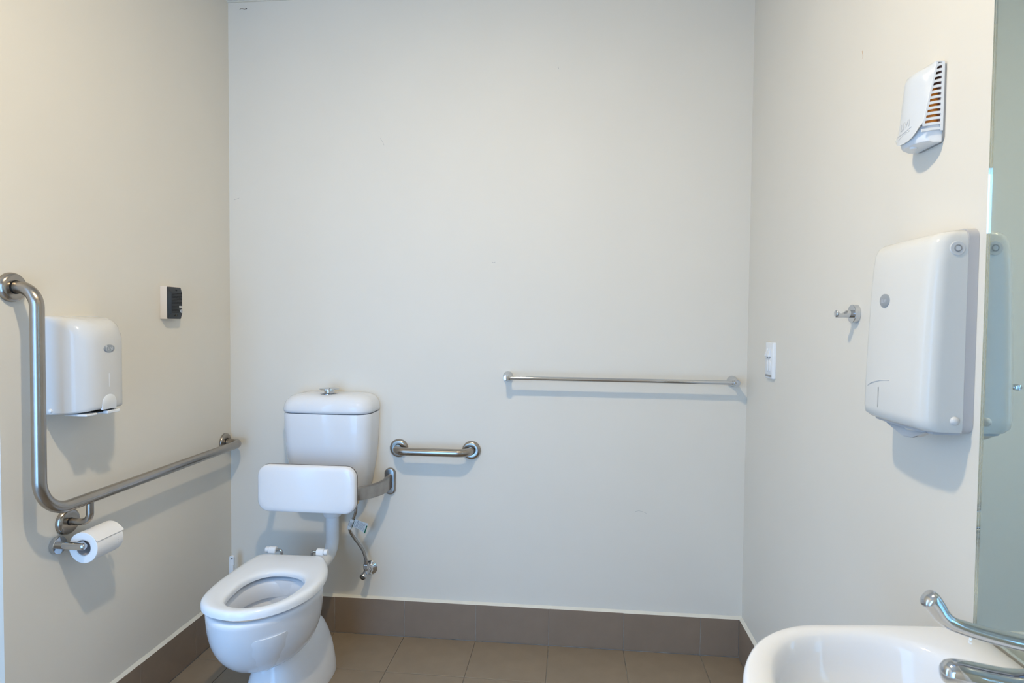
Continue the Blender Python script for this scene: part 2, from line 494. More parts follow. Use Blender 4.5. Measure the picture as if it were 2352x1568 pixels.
for q in ((-.10, -.69), (.10, -.69), (-.13, -.50), (.13, -.50)):
    ob('seat_buffer', box(XC + q[0] - .014, XC + q[0] + .014, q[1] - .008, q[1] + .008, .4225, .4378, .002, 1), M_plas, tl)
# bowl: egg-shaped outer skin, rim and inner bowl as one surface
def brow(z, k, t, rim=0):
    cx, cy = .4605 - .0277 * t, -.5527 + .0589 * t
    w, Lf, Lb = (.1725 * k - rim), (.2365 * k - rim), (.178 * k - rim)
    out = []
    for a in TT:
        c, s_ = math.cos(a), math.sin(a); e = 2.05 if s_ > 0 else 1.92
        out.append(Vector((cx + w * math.copysign(abs(c) ** (2 / e), c), cy + (Lb if s_ > 0 else Lf) * math.copysign(abs(s_) ** (2 / e), s_), z)))
    return out
H = .2514
bowl_r = []
for t in (1.0, .985, .96, .93, .89, .84, .78, .71, .63, .54, .44, .33, .22, .12, .05):
    k = max(.12, (1 - t ** 2.768)) ** (1 / 2.3704) if t < 1 else .30
    bowl_r.append(brow(.415 - H * t, k, t))
bowl_r += [brow(.4145, 1, 0), brow(.4215, 1, 0, .003), brow(.4245, 1, 0, .009), brow(.425, 1, 0, .018)]
def irow(z, sc, grow=0):
    out = []
    for p in si:
        dx, dy = p[0] - .484, p[1] + .612
        out.append(Vector((.484 + dx * sc, -.612 + dy * sc, z)))
    return out
bowl_r += [irow(.425, 1.20), irow(.420, 1.11), irow(.408, 1.07), irow(.366, 1.05), irow(.361, 1.07), irow(.3605, 1.17), irow(.350, 1.15), irow(.305, 1.0), irow(.26, .76), irow(.225, .5), irow(.205, .28), irow(.20, .05)]
bowl = ob('bowl', loft(bowl_r), M_cer, tl, sharp=50)
# shelf behind the bowl carrying the hinges and the flush inlet
shl = []
for z, hw, yb, r in ((.285, .040, -.345, .03), (.32, .066, -.318, .04), (.355, .092, -.298, .045), (.385, .108, -.286, .04), (.408, .112, -.283, .035), (.4165, .109, -.286, .033), (.4195, .102, -.292, .03)):
    shl.append([Vector((.447 + p[0] + .012 * (p[1] + .29) / -.16, p[1], z)) for p in rrect(-hw, hw, -.47, yb, r, 8)])
ob('rear_shelf', loft(shl), M_cer, tl, sharp=50)
# pedestal: narrow stem under the bowl swelling to the boxed trap at the back
def prow(z, w, yf, yb):
    yc = -.36; out = []
    for a in TT:
        c, s_ = math.cos(a), math.sin(a); e = 3.8 if s_ > 0 else 3.0
        x = w * math.copysign(abs(c) ** (2 / e), c); q = abs(s_) ** (2 / e)
        y = yc + (yb - yc) * q if s_ > 0 else yc - (yc - yf) * q
        if s_ > 0: x *= 1 - .10 * q ** 2
        else: x *= 1 - .04 * math.sin(math.pi * q)
        out.append(Vector((XC + x, y, z)))
    return out
ped = [prow(*p) for p in ((0, .121, -.615, -.205), (.006, .1215, -.616, -.204), (.03, .1195, -.614, -.206), (.07, .1135, -.606, -.209), (.11, .1045, -.596, -.214), (.15, .091, -.586, -.222),
                          (.18, .077, -.578, -.231), (.20, .063, -.57, -.243), (.211, .048, -.56, -.26), (.2155, .028, -.55, -.285))]
ob('pedestal', loft(ped), M_cer, tl, sharp=50)
# floor fixing cap and the seat fixing hollow on the flank of the bowl
ob('bolt_cap', lathe([(.010, 0), (.009, .004), (.005, .007), (0, .008)], (XC + .104, -.30, .06), (1, 0, .35), 16), M_plas, tl)

# ================================================================= cistern
ci = thing('cistern', 'white wall-hung ceramic cistern with a dual flush button on its lid', 'cistern', (.478, -.07, .6))
def cring(z, hw, d, r=.05, xc=.4755, y0=-.0015):
    pts = []
    q = rrect(-hw, hw, -d, 0, r, 8)
    # round only the two front corners: replace back corners by square ones, slight bow of the front
    fr = []
    for k in range(9):
        a = math.radians(180 + 90 * k / 8); fr.append((-hw + r + r * math.cos(a), -d + r + r * math.sin(a)))
    for k in range(1, 8): fr.append((-hw + r + (2 * hw - 2 * r) * k / 8, -d))
    for k in range(9):
        a = math.radians(270 + 90 * k / 8); fr.append((hw - r + r * math.cos(a), -d + r + r * math.sin(a)))
    for x, y in fr:
        bow = .010 * (1 - (x / hw) ** 2) if y < -d + r else 0
        pts.append(Vector((xc + x, y0 + y - bow, z)))
    pts += [Vector((xc + hw, y0, z)), Vector((xc, y0, z)), Vector((xc - hw, y0, z))]
    return pts
tank = [cring(z, hw, d, r) for z, hw, d, r in (
    (.600, .118, .085, .04), (.604, .128, .093, .045), (.62, .142, .104, .05), (.66, .156, .114, .05), (.70, .163, .119, .05),
    (.76, .173, .131, .05), (.82, .179, .136, .05), (.90, .1825, .139, .05), (.944, .183, .140, .05), (.951, .182, .139, .05))]
ob('tank', loft(tank), M_cer, ci, sharp=50)
lid = [cring(z, hw, d, r) for z, hw, d, r in (
    (.9535, .179, .136, .05), (.956, .184, .141, .052), (.966, .186, .1425, .053), (.985, .1835, .140, .055), (1.003, .176, .132, .056),
    (1.015, .164, .120, .052), (1.022, .145, .104, .046), (1.0265, .115, .088, .038))]
ob('lid', loft(lid), M_cer, ci, sharp=60)
bt = ob('button_collar', lathe([(.0, 0), (.036, 0), (.036, .002), (.030, .004), (.0205, .005), (.0205, .018), (0, .018)], (.472, -.075, 1.0255), (0, 0, 1), 36), M_chrome, ci, label='chrome collar')
for s in (-1, 1):   # two halves of the flush button
    pts = []
    for k in range(17):
        a = math.radians(-90 + 180 * k / 16) + (0 if s > 0 else math.pi)
        a += math.radians(28)
        pts.append((.472 + .0385 * math.cos(a) + s * .0006, -.075 + .0385 * math.sin(a)))
    ob('flush_button', prism(pts, 'z', 1.0432, 1.0485, .0015), M_chrome, bt)
# maker's sticker on the right flank near the wall
sx = .4755 + .1795
st = ob('sticker', box(sx - .0005, sx + .0012, -.030, -.012, .868, .930), M_label, ci, label='small printed label')
ob('print', box(sx + .0011, sx + .0016, -.029, -.016, .912, .929), M_yellow, st)
ob('print', box(sx + .0011, sx + .0016, -.027, -.018, .895, .904), M_ink2, st)
ob('print', box(sx + .0011, sx + .0016, -.027, -.018, .872, .886), M_ink, st)
# flush pipe: collar, straight drop and elbow into the pan
fp = ob('flush_pipe', tube(fillet([(.484, -.072, .5995), (.484, -.072, .372), (.480, -.262, .355)], .062, 14), .0262, 24), M_plas, ci)
ob('pipe_collar', lathe([(.030, .598), (.036, .592), (.037, .532), (.034, .522), (.0265, .518)], (.484, -.072, 0), (0, 0, 1), 28), M_plas, ci)
ob('pipe_socket', lathe([(.034, 0), (.037, .004), (.037, .028), (.03, .034)], (.4805, -.262, .356), (.01, 1, .06), 28), M_plas, ci)

# ================================================================= backrest on its steel arms
bk = thing('backrest', 'white padded backrest on curved steel arms in front of the cistern', 'backrest', (.471, -.27, .69))
poly = rrect(.277, .660, .599, .777, .042, 8)
ob('backing_plate', prism(rrect(.2762, .6608, .5982, .7778, .0428, 8), 'y', -.262, -.2665), M_padb, bk, label='thin grey brown edge')
rings = []
def inset(p, d, cx=.4685, cz=.688, hx=.1915, hz=.089):
    return (cx + (p[0] - cx) * (1 - d / hx), cz + (p[1] - cz) * (1 - d / hz))
for y, d in ((-.2665, 0), (-.280, 0), (-.2865, .002), (-.290, .006), (-.2925, .02), (-.2945, .05), (-.2955, .08)):
    rings.append([Vector((*(lambda q: (q[0], y, q[1]))(inset(p, d)),)) for p in poly])
ob('pad', loft(rings), M_pad, bk, sharp=60)
for s in (1, -1):
    cx = .4715; X = lambda x: cx + s * (x - cx)
    fr_ = lambda d, y: [Vector((q[0], y, q[1])) for q in rrect(X(.707) - .0235 + d, X(.707) + .0235 - d, .599 + d, .711 - d, .0228 - d, 8)]
    fl_ = loft([fr_(0, -.0004), fr_(0, -.008), fr_(.0012, -.0108), fr_(.0035, -.0126), fr_(.007, -.0132)])
    ob('wall_flange', fl_, M_steelw, bk)
    path = spline([(X(.707), -.002, .655), (X(.707), -.045, .654), (X(.703), -.080, .652), (X(.688), -.130, .652), (X(.667), -.195, .659), (X(.648), -.236, .665), (X(.612), -.2525, .669), (X(.56), -.253, .671)], 7)
    rings = []
    sec_ = rrect(-.0085, .0085, -.0325, .0325, .008, 5)
    for i, p in enumerate(path):
        d = (path[min(i + 1, len(path) - 1)] - path[max(i - 1, 0)]).normalized()
        sd = d.cross(Vector((0, 0, 1))).normalized(); up = sd.cross(d)
        tp_ = 1 - .20 * min(1, i / (len(path) * .7))
        rings.append([p + sd * a + up * c * tp_ for a, c in sec_])
    ob('arm', loft(rings), M_steelw, bk, sharp=40)
    ob('arm_plate', box(min(X(.54), X(.60)), max(X(.54), X(.60)), -.2625, -.2610, .655, .72), M_steelw, bk)

# ================================================================= grab rails
gr = thing('grab_rail', 'long L-shaped brushed steel grab rail on the left wall', 'grab rail', (0, -.6, .8), 'brushed steel grab rails')
RT = .0163
xr = .076
pth = fillet([(.004, -1.010, 1.405), (xr, -1.0105, 1.405), (xr, -1.0125, .8065), (xr, -.047, .8065), (.004, -.047, .8065)], [.052, .092, .045], 14)
ob('tube', tube(pth, RT, 24), M_steel, gr)
ob('flange', flange((.0005, -1.010, 1.405), (1, 0, 0), .0385, .017, .016), M_steel, gr)
ob('flange', flange((.0005, -.047, .8065), (1, 0, 0), .0385, .012, .016), M_steel, gr)
ob('flange', flange((.0005, -.848, .735), (1, 0, 0), .0385, .015, .010), M_steel, gr)
ob('support_stem', tube(fillet([(.004, -.848, .735), (xr, -.848, .735), (xr, -.848, .800)], .028, 12), .0098, 18), M_steel, gr)
for o_, r_ in (((.0172, -1.010, 1.405), .0178), ((.0122, -.047, .8065), .0178), ((.0152, -.848, .735), .0112)):
    ob('joint_ring', lathe([(r_ - .002, 0), (r_, 0), (r_, .0012), (r_ - .002, .0012)], o_, (1, 0, 0), 24), M_dark, gr)

g2 = thing('grab_rail', 'short horizontal brushed steel grab rail on the back wall beside cistern', 'grab rail', (.9, 0, .795), 'brushed steel grab rails')
pth = fillet([(.7445, -.004, .795), (.748, -xr, .795), (1.080, -xr, .795), (1.0505 + .033, -.004, .795)], .045, 14)
pth = fillet([(.744, -.004, .7953), (.744, -xr, .797), (1.0505, -xr, .797), (1.0505, -.004, .7953)], .050, 14)
ob('tube', tube([(p.x * (1.0505 - .744 + 2 * 0) / (1.0505 - .744), p.y, p.z) for p in pth], RT, 24), M_steel, g2)
for x in (.744, 1.0505):
    ob('flange', flange((x, -.0005, .7953), (0, -1, 0), .0385, .015, .016), M_steel, g2)
    ob('joint_ring', lathe([(.0158, 0), (.0178, 0), (.0178, .0012), (.0158, .0012)], (x, -.0152, .7953), (0, -1, 0), 24), M_dark, g2)

# towel rail
tr = thing('towel_rail', 'long thin chrome towel rail on the right half of the back wall', 'towel rail', (1.64, 0, 1.1), None)
ob('bar', tube([(1.2025, -.068, 1.1035), (2.086, -.068, 1.1005)], .0082, 20), M_chrome, tr)
for x, z in ((1.2, 1.1035), (2.089, 1.1005)):
    pr = [(.0215, 0), (.0215, .003), (.0205, .008), (.0175, .016), (.0135, .026), (.0115, .038), (.0112, .055), (.0118, .062), (.0122, .076), (.0105, .082), (0, .0835)]
    ob('wall_post', lathe(pr, (x, -.0005, z), (0, -1, 0), 28), M_chrome, tr)
    ob('end_collar', lathe([(.0098, 0), (.0102, .001), (.0102, .008), (.0095, .009)], (x + (.008 if x < 1.5 else -.017), -.068, z), (1, 0, 0), 20), M_chrome, tr)

# ================================================================= left wall: dispenser
dl = thing('tissue_dispenser', 'glossy white plastic tissue dispenser on the left wall behind the rail', 'dispenser', (0, -.829, 1.06))
YL = -.829
def dring(x, hw, z0, z1, r, n=8):
    return [Vector((x, YL + p[0], p[1])) for p in rrect(-hw, hw, z0, z1, r, n)]
# domed cover: outline at the wall square-ish, front smaller with big radii at the top
def dome(x, hw, z0, z1, rt, rb):
    out = []
    for cx, cz, a0, r in ((hw - rt, z1 - rt, 0, rt), (-hw + rt, z1 - rt, 90, rt), (-hw + rb, z0 + rb, 180, rb), (hw - rb, z0 + rb, 270, rb)):
        for k in range(9):
            a = math.radians(a0 + 90 * k / 8); out.append(Vector((x, YL + cx + r * math.cos(a), cz + r * math.sin(a))))
    return out
ob('back_plate', loft([dring(.0004, .1, 1.056, 1.332, .008), dring(.011, .1, 1.056, 1.332, .008)]), M_plas, dl)
cov = [dome(*a) for a in ((.0112, .0985, 1.0575, 1.331, .010, .006), (.016, .0985, 1.0575, 1.331, .012, .006), (.045, .096, 1.058, 1.3295, .020, .006), (.070, .092, 1.059, 1.326, .032, .006),
                          (.092, .084, 1.061, 1.320, .042, .007), (.107, .073, 1.063, 1.311, .048, .008), (.117, .060, 1.066, 1.300, .046, .010),
                          (.123, .044, 1.070, 1.286, .036, .012), (.1255, .024, 1.080, 1.265, .02, .012))]
ob('cover', loft(cov), M_plasg, dl, sharp=50)
ob('paper_slot', box(.055, .112, YL - .035, YL + .034, 1.0560, 1.0605, .001, 1), M_dark, dl)
ob('tray_lip', box(.050, .118, YL - .075, YL - .036, 1.0515, 1.0575, .0015, 1), M_plas, dl)
ob('tray_lip', box(.070, .1265, YL - .008, YL + .040, 1.0505, 1.0590, .0015, 1), M_plas, dl)
ob('finger_notch', prism([(YL + q[0], q[1]) for q in [(.026 * math.cos(math.radians(a)), 1.085 + .022 * math.sin(math.radians(a))) for a in range(0, 181, 15)] + [(-.026, 1.064), (.026, 1.064)]], 'x', .1200, .1262, .001), M_plas, dl)
ob('key_slot', box(.1245, .1258, YL - .0008, YL + .0008, 1.128, 1.167), M_plas, dl)
ob('screw_cap', lathe([(.0062, 0), (.0062, .002), (.005, .005), (.0025, .0065), (0, .007)], (.03, YL - .0965, 1.069), (-.0, -1, 0), 18), M_plas, dl)
bd = ob('badge', loft([[Vector((x, YL + .020 * k_ * math.cos(a), 1.2395 + .0108 * k_ * math.sin(a))) for a in [2 * math.pi * i / 28 for i in range(28)]] for x, k_ in ((.1235, 1), (.1272, 1), (.1278, .93), (.1278, .1))]), M_badge, dl, label='grey oval badge')
ob('lettering', xform(text_bm('LIVI', .0115, .0004), frame((.1279, YL + .003, 1.2385), (0, 1, 0), (0, 0, 1))), M_badget, bd)
ob('leaf_mark', box(.1277, .1283, YL - .0125, YL - .0112, 1.233, 1.246, 0), M_badget, bd)
lf = loft([[Vector((x, YL - .0118 + .0032 * k_ * math.cos(a), 1.2455 + .0032 * k_ * math.sin(a))) for a in [2 * math.pi * i / 14 for i in range(14)]] for x, k_ in ((.1277, 1), (.1284, 1))])
ob('leaf_mark', lf, M_badget, bd)

# intercom / emergency call point
ic = thing('intercom', 'black intercom panel with call button on a cream box on left wall', 'intercom', (0, -.40, 1.38))
iy0, iy1, iz0, iz1 = -.4385, -.3625, 1.3245, 1.4435
ob('box', prism(rrect(iy0, iy1, iz0, iz1, .004, 4), 'x', .0004, .0262, .0015), M_cream, ic)
yy0, yy1, zz0, zz1 = iy0 + .001, iy1 - .001, iz0 + .002, iz1 - .003
pl = loft([[Vector((.0263, a, c)) for a, c in rrect(yy0, yy1, zz0, zz1, .003, 3)], [Vector((.0275, a, c)) for a, c in rrect(yy0, yy1, zz0, zz1, .003, 3)],
           [Vector((.0375, a, c)) for a, c in rrect(yy0 + .008, yy1 - .008, zz0 + .020, zz1 - .020, .001, 3)]])
ob('panel', pl, M_black, ic)
b = bmesh.new()
for i in range(14):
    z = iz1 - .026 - i * .0052
    y_end = yy1 - .0095 if i < 8 else yy1 - .027
    y = yy0 + .010 + (0.0 if i % 2 == 0 else -.006)
    k = 0
    while y < y_end - .002:
        a, c = max(y, yy0 + .010), min(y + .0125, y_end)
        if c - a > .002: box(.0374, .0384, a, c, z - .0012, z + .0012, bm=b)
        y += .0148
ob('speaker_grille', b, M_dark, ic, kind='stuff')
bz = iz0 + .030
ob('call_button', lathe([(.0, 0), (.0068, 0), (.0068, .0028), (.006, .0036), (0, .004)], (.0373, yy1 - .0165, bz), (1, 0, 0), 22), M_chromed, ic, label='round silver button')
lb = ob('name_label', box(.0373, .0385, yy1 - .024, yy1 - .0095, bz + .0125, bz + .0185), M_label, ic)
ob('print', box(.0384, .0387, yy1 - .0205, yy1 - .013, bz + .0145, bz + .0168), M_ink, lb)
ob('screw_hole', prism([(yy0 + .040 + .0035 * math.cos(a), iz1 - .0145 + .003 * math.sin(a)) for a in [2 * math.pi * i / 12 for i in range(12)]], 'x', .0290, .0348), M_dark, ic)
sh = ob('screw_hole', prism(rrect(yy0 + .030, yy0 + .0415, iz0 + .012, iz0 + .0185, .003, 4), 'x', .0290, .0352), M_dark, ic)
ob('screw', lathe([(0, 0), (.0016, 0), (.0014, .0008), (0, .001)], (.0351, yy0 + .0355, iz0 + .0155), (1, 0, 0), 12), M_brass, sh)

# toilet roll holder and roll
HZ = .678
th = thing('toilet_roll_holder', 'chrome toilet roll holder on the left wall under the rail bracket', 'holder', (0, -.885, HZ))
HY = -.884
ob('wall_plate', lathe([(.0245, 0), (.0245, .012), (.0235, .013), (0, .013)], (.0005, HY, HZ), (1, 0, 0), 32), M_chrome, th)
ob('post', tube([(.013, HY, HZ), (.082, HY, HZ)], .0105, 24), M_chrome, th)
b = lathe([(.0105, 0), (.0105, .004), (.008, .008), (0, .009)], (.082, HY, HZ), (1, 0, 0), 24)
ob('post_tip', b, M_chromed, th)
ob('bar', tube([(.068, HY + .002, HZ), (.068, -.742, HZ)], .0085, 18), M_chrome, th)
ob('end_stop', lathe([(.0085, 0), (.013, .001), (.013, .005), (.011, .007), (0, .0075)], (.068, -.742, HZ), (0, 1, 0), 20), M_chrome, th)
RY0, RY1, RX, RZ, RR = -.866, -.765, .068, .6658, .0445
tp = thing('toilet_roll', 'white toilet paper roll hanging on the chrome holder', 'toilet paper', (RX, -.81, RZ))
NP = 56
def rollring(y, r, spiral=True):
    out = []
    for k in range(NP):
        a = 2 * math.pi * k / NP
        rr_ = r
        out.append(Vector((RX + rr_ * math.cos(a), y, RZ + rr_ * math.sin(a))))
    return out
b = loft([rollring(RY0 + .002, .0230), rollring(RY0, .0245), rollring(RY0, RR - .001), rollring(RY0 + .001, RR), rollring(RY1 - .001, RR), rollring(RY1, RR - .001), rollring(RY1, .0245), rollring(RY1 - .002, .0230)], loop=True)
rl = ob('paper', b, M_paper, tp)
ob('core', loft([rollring(RY0 + .0015, .0229), rollring(RY1 - .0015, .0229), rollring(RY1 - .0015, .0219), rollring(RY0 + .0015, .0219)], loop=True), M_card, tp)
# loose last sheet: a thin layer round the top ending with a lifted edge on the room side
rings = []
for y in (RY0 + .0005, RY1 + .004):
    ring = []
    for k in range(25):
        a = math.radians(150 - 125 * k / 24)
        lift = .0006 + (.0028 * max(0, (k - 19) / 5) ** 2)
        ring.append(Vector((RX + (RR + lift) * math.cos(a), y, RZ + (RR + lift) * math.sin(a))))
    for k in range(24, -1, -1):
        a = math.radians(150 - 125 * k / 24)
        lift = .0001 + (.0028 * max(0, (k - 19) / 5) ** 2)
        ring.append(Vector((RX + (RR + lift) * math.cos(a), y, RZ + (RR + lift) * math.sin(a))))
    rings.append(ring)
ob('loose_sheet', loft(rings), M_paper, tp)
b = bmesh.new()
for k in range(7):
    a = math.radians(15 - 9 * k)
    lathe([(.0012, 0), (.0009, .0006), (0, .0008)], (RX + RR * math.cos(a), -.785, RZ + RR * math.sin(a)), (math.cos(a), 0, math.sin(a)), 6, bm=b)
ob('embossed_dots', b, M_paper2, tp, kind='stuff')

# ================================================================= water supply
sv = thing('stop_valve', 'chrome stop valve with round wall flange low on back wall', 'valve', (.621, 0, .283))
VX, VZ = .6205, .2825
ob('wall_flange', lathe([(.031, 0), (.031, .0015), (.0285, .004), (.020, .008), (.0135, .015), (.0125, .022)], (VX, -.0005, VZ), (0, -1, 0), 32), M_chrome, sv)
ob('body', lathe([(.0105, .01), (.0105, .024), (.0135, .024), (.0135, .032), (.0115, .034), (.0115, .062), (.009, .066), (0, .067)], (VX, 0, VZ), (0, -1, 0), 6 * 4), M_chromed, sv)
nut = ob('outlet', tube([(VX, -.05, VZ + .005), (VX, -.05, VZ + .020)], .0085, 16), M_chromed, sv)
kd = Vector((-.25, -.90, -.22)).normalized(); ko = Vector((VX, -.052, VZ - .004))
b = lathe([(.0065, 0), (.0075, .010), (.0125, .011), (.0135, .014), (.0135, .026), (.0115, .0295), (.0030, .030), (.0028, .028), (0, .028)], ko, kd, 20)
ob('handle', b, M_chromed, sv, sharp=25)
hs = thing('supply_hose', 'braided steel supply hose with brass nut and white tag beside flush pipe', 'hose', (.6, -.06, .4))
HP = [(.5935, -.098, .572), (.592, -.098, .548), (.582, -.094, .522), (.5665, -.088, .492), (.560, -.078, .466), (.567, -.066, .440), (.585, -.058, .410), (.605, -.053, .378), (.6165, -.051, .345), (VX, -.050, .322)]
hp = spline(HP, 8)
ob('hose', tube(hp, .0062, 14), M_braid, hs)
ob('brass_nut', lathe([(0, 0), (.0115, 0), (.0120, .002), (.0120, .013), (.0105, .015), (0, .015)], (.5938, -.098, .584), (0, 0, 1), 6), M_brass, hs, label='brass hex nut', sharp=20)
ob('ferrule', lathe([(.0068, 0), (.0078, .001), (.0078, .019), (.0065, .021)], (.5935, -.098, .563), (0, 0, 1), 18), M_chromed, hs)
ob('inlet_tail', tube([(.5938, -.098, .5985), (.5938, -.098, .5995)], .008, 14), M_plas, hs)
ob('hex_nut', lathe([(.006, -.002), (.0125, 0), (.0130, .002), (.0130, .014), (.0115, .016), (.0065, .018)], (VX, -.050, VZ + .018), (0, 0, 1), 6), M_chromed, hs, sharp=20)
ob('ferrule', lathe([(.0064, 0), (.0078, .001), (.0078, .014), (.0064, .015)], (VX, -.050, VZ + .035), (0, 0, 1), 18), M_chromed, hs)
# tag: sleeve round the hose and a curled printed flag
i0, i1 = 17, 29
ob('tag_sleeve', tube(hp[i0:i1 + 1], .0092, 16), M_label, hs)
A = hp[i0 + 1] + Vector((.0085, -.003, .004)); B = hp[i1 - 1] + Vector((.0085, -.003, 0))
U = (B - A); Ld = Vector((.96, -.05, -.20)).normalized()
def tagpt(u, w, off=0):
    curl = .007 * math.sin(w * 4.2) * (0.4 + u)
    return A + U * u + Ld * (.060 * w) + Vector((0, -.02 * math.sin(w * 3.0) * .35 - off, curl * .8))
def strip(u0, u1, w0, w1, off, n=10):
    f = [[tagpt(u0 + (u1 - u0) * i / 4, w0 + (w1 - w0) * k / n, off) for i in range(5)] for k in range(n + 1)]
    bk_ = [[tagpt(u0 + (u1 - u0) * i / 4, w0 + (w1 - w0) * k / n, off - .0003) for i in range(4, -1, -1)] for k in range(n + 1)]
    return loft([a + c for a, c in zip(f, bk_)])
tg = ob('tag', strip(0, 1, 0, 1, 0, 14), M_label, hs, label='white printed tag')
ob('green_band', strip(0, 1, 0.0, .06, .0004, 3), M_green2, tg)
ob('green_band', strip(.25, 1, .93, 1, .0004, 3), M_green, tg)
b = bmesh.new()
for w0, w1, u0, u1 in ((.13, .155, .3, .75), (.185, .20, .2, .9), (.30, .335, .05, .9), (.37, .39, .05, .9), (.42, .44, .1, .9), (.50, .515, .12, .92), (.55, .565, .12, .92), (.60, .615, .12, .92), (.65, .665, .12, .92), (.70, .715, .2, .92), (.75, .765, .2, .8), (.82, .835, .1, .92)):
    join(b, strip(u0, u1, w0, w1, .0004, 2))
ob('fine_print', b, M_ink, tg, kind='stuff')
b = bmesh.new()
for k in range(5):
    p0 = hp[i0 + 3 + k]; d = (hp[i0 + 4 + k] - p0).normalized()
    lathe([(.0094, 0), (.0094, .0012)], p0, d, 16, bm=b)
ob('fine_print', b, M_ink2, hs, kind='stuff')

# toilet brush behind the pan
br_ = thing('toilet_brush', 'white plastic toilet brush standing in the corner behind the toilet', 'toilet brush', (.045, -.075, 0))
bx, by = .047, -.075
ob('holder', lathe([(.040, 0), (.042, .003), (.040, .03), (.036, .10), (.038, .105), (.034, .105), (.033, .02), (0, .02)], (bx, by, 0.0005), (0, 0, 1), 28), M_plas, br_)
b = prism(rrect(bx - .0105, bx + .0105, .10, .335, .0103, 6), 'y', by + .004, by - .006, .002)
ob('handle', b, M_plas, br_)
ob('hanging_hole', lathe([(.0, 0), (.0038, 0), (.0038, .0006), (0, .0006)], (bx + .0035, by - .0062, .3235), (0, -1, 0), 14), M_grey, br_)
ob('handle_rib', box(bx + .004, bx + .011, by - .012, by - .0055, .10, .297, .002, 2), M_plas, br_)
ob('bristle_head', lathe([(.01, .03), (.024, .035), (.026, .075), (.012, .09)], (bx, by, 0), (0, 0, 1), 20), M_plas, br_)

tag(ob('cobweb_strand', tube(spline([(.052, -.0012, 2.6265, ), (.060, -.0012, 2.6300), (.066, -.0012, 2.6285), (.074, -.0012, 2.6270), (.0815, -.0012, 2.6285)], 5), .0006, 6), M_strand),
    'thin brown strand with a black tip stuck high on the back wall', 'strand')
cs = bpy.data.objects['cobweb_strand']
ob('tip', lathe([(0, 0), (.0014, .001), (.0015, .0025), (0, .0045)], (.0805, -.0014, 2.6283), (1, 0, .15), 10), M_dark, cs, label='black tip')

# ================================================================= right wall
# light switch
sw = thing('light_switch', 'white light switch plate with two rockers and two buttons on right wall', 'light switch', (W, -.295, 1.2))
sy0, sy1, sz0, sz1 = -.334, -.256, 1.1395, 1.2645
def xr_(poly, h0, h1, bev=0): return prism(poly, 'x', W - h0, W - h1, bev, 3)
ob('plate', xr_(rrect(sy0, sy1, sz0, sz1, .004, 4), .0004, .011, .004), M_plas, sw)
for k in range(2):
    yc = -.308 + k * .022 + .004
    rk = [(W - .0105, 1.244), (W - .0125, 1.2445), (W - .0180, 1.2245), (W - .0205, 1.2165), (W - .0190, 1.2145), (W - .0105, 1.2145)]
    b = loft([[Vector((x, yc - .008, z)) for x, z in rk], [Vector((x, yc + .008, z)) for x, z in rk]])
    bmesh.ops.bevel(b, geom=b.edges[:], offset=.0008, segments=2, affect='EDGES')
    ob('rocker', b, M_plas, sw)
    ob('rocker_gap', box(W - .0112, W - .0105, yc - .007, yc + .007, 1.2105, 1.2145), M_grey, sw)
    ob('push_button', xr_(rrect(yc - .0078, yc + .0078, 1.163, 1.202, .0075, 6), .0105, .0128, .0012), M_plas, sw)
ob('name_strip', box(W - .0117, W - .0105, sy0 + .010, sy1 - .008, sz0 + .006, sz0 + .0135), M_grey, sw, label='grey strip')

# robe hook
hk = thing('robe_hook', 'small chrome robe hook on the right wall left of the towel dispenser', 'hook', (W, -.905, 1.353))
HKY, HKZ = -.906, 1.3535
ob('wall_plate', lathe([(.0225, 0), (.0225, .011), (.0215, .012), (0, .012)], (W - .0005, HKY, HKZ), (-1, 0, 0), 32), M_chrome, hk)
rings = []
for dx, r_, rz, dz in ((.012, .0095, .0095, 0), (.020, .0095, .0095, 0), (.026, .0092, .0085, -.001), (.031, .009, .0062, -.0032), (.036, .009, .0052, -.0044), (.041, .009, .0062, -.0034), (.045, .009, .0085, -.001), (.0475, .009, .0093, 0), (.0495, .0075, .0078, 0), (.0503, .004, .0045, 0)):
    rings.append([Vector((W - dx, HKY + r_ * math.cos(a), HKZ + dz + rz * math.sin(a))) for a in [2 * math.pi * i / 20 for i in range(20)]])
ob('peg', loft(rings), M_chrome, hk, sharp=50)

# air freshener
af = thing('air_freshener', 'white air freshener dispenser with amber side louvres high on the right wall', 'dispenser', (W, -1.185, 1.66))
AY = -1.193
z0a, z1a = 1.678, 1.818
ob('back_plate', xr_(rrect(AY - .043, AY + .043, 1.669, 1.817, .012, 5), .0004, .004), M_grey, af)
# front cover: curved shell, deeper at the bottom
def cover_ring(f):
    z = z0a + (z1a - z0a) * f
    dep = .0515 - .006 * f - (.022 * max(0, (f - .86) / .14) ** 2)
    side = .044 - .026 * f
    rp = []
    for k in range(21):
        u = -1 + 2 * k / 20
        d = side + (dep - side) * (1 - abs(u) ** 2.3)
        zz = z + .018 * (abs(u) ** 2) * (1 if f > .99 else f * .6) * 0 
        rp.append((W - d, AY + .043 * u, zz))
    return rp
ro, ri = [], []
for i in range(13):
    f = i / 12
    rp = cover_ring(f)
    if i == 0:   # lower lip sweeps up towards the sides
        rp = [(x, y, z + .022 * abs((y - AY) / .043) ** 3) for x, y, z in rp]
    elif i == 1:
        rp = [(x, y, z + .012 * abs((y - AY) / .043) ** 3) for x, y, z in rp]
    elif i == 2:
        rp = [(x, y, z + .004 * abs((y - AY) / .043) ** 3) for x, y, z in rp]
    ro.append([Vector(p) for p in rp]); ri.append([Vector((p[0] + .0016, p[1] * .97 + AY * .03, p[2])) for p in rp][::-1])
b = loft([a + c for a, c in zip(ro, ri)])
ob('front_cover', b, M_afc, af, sharp=60)
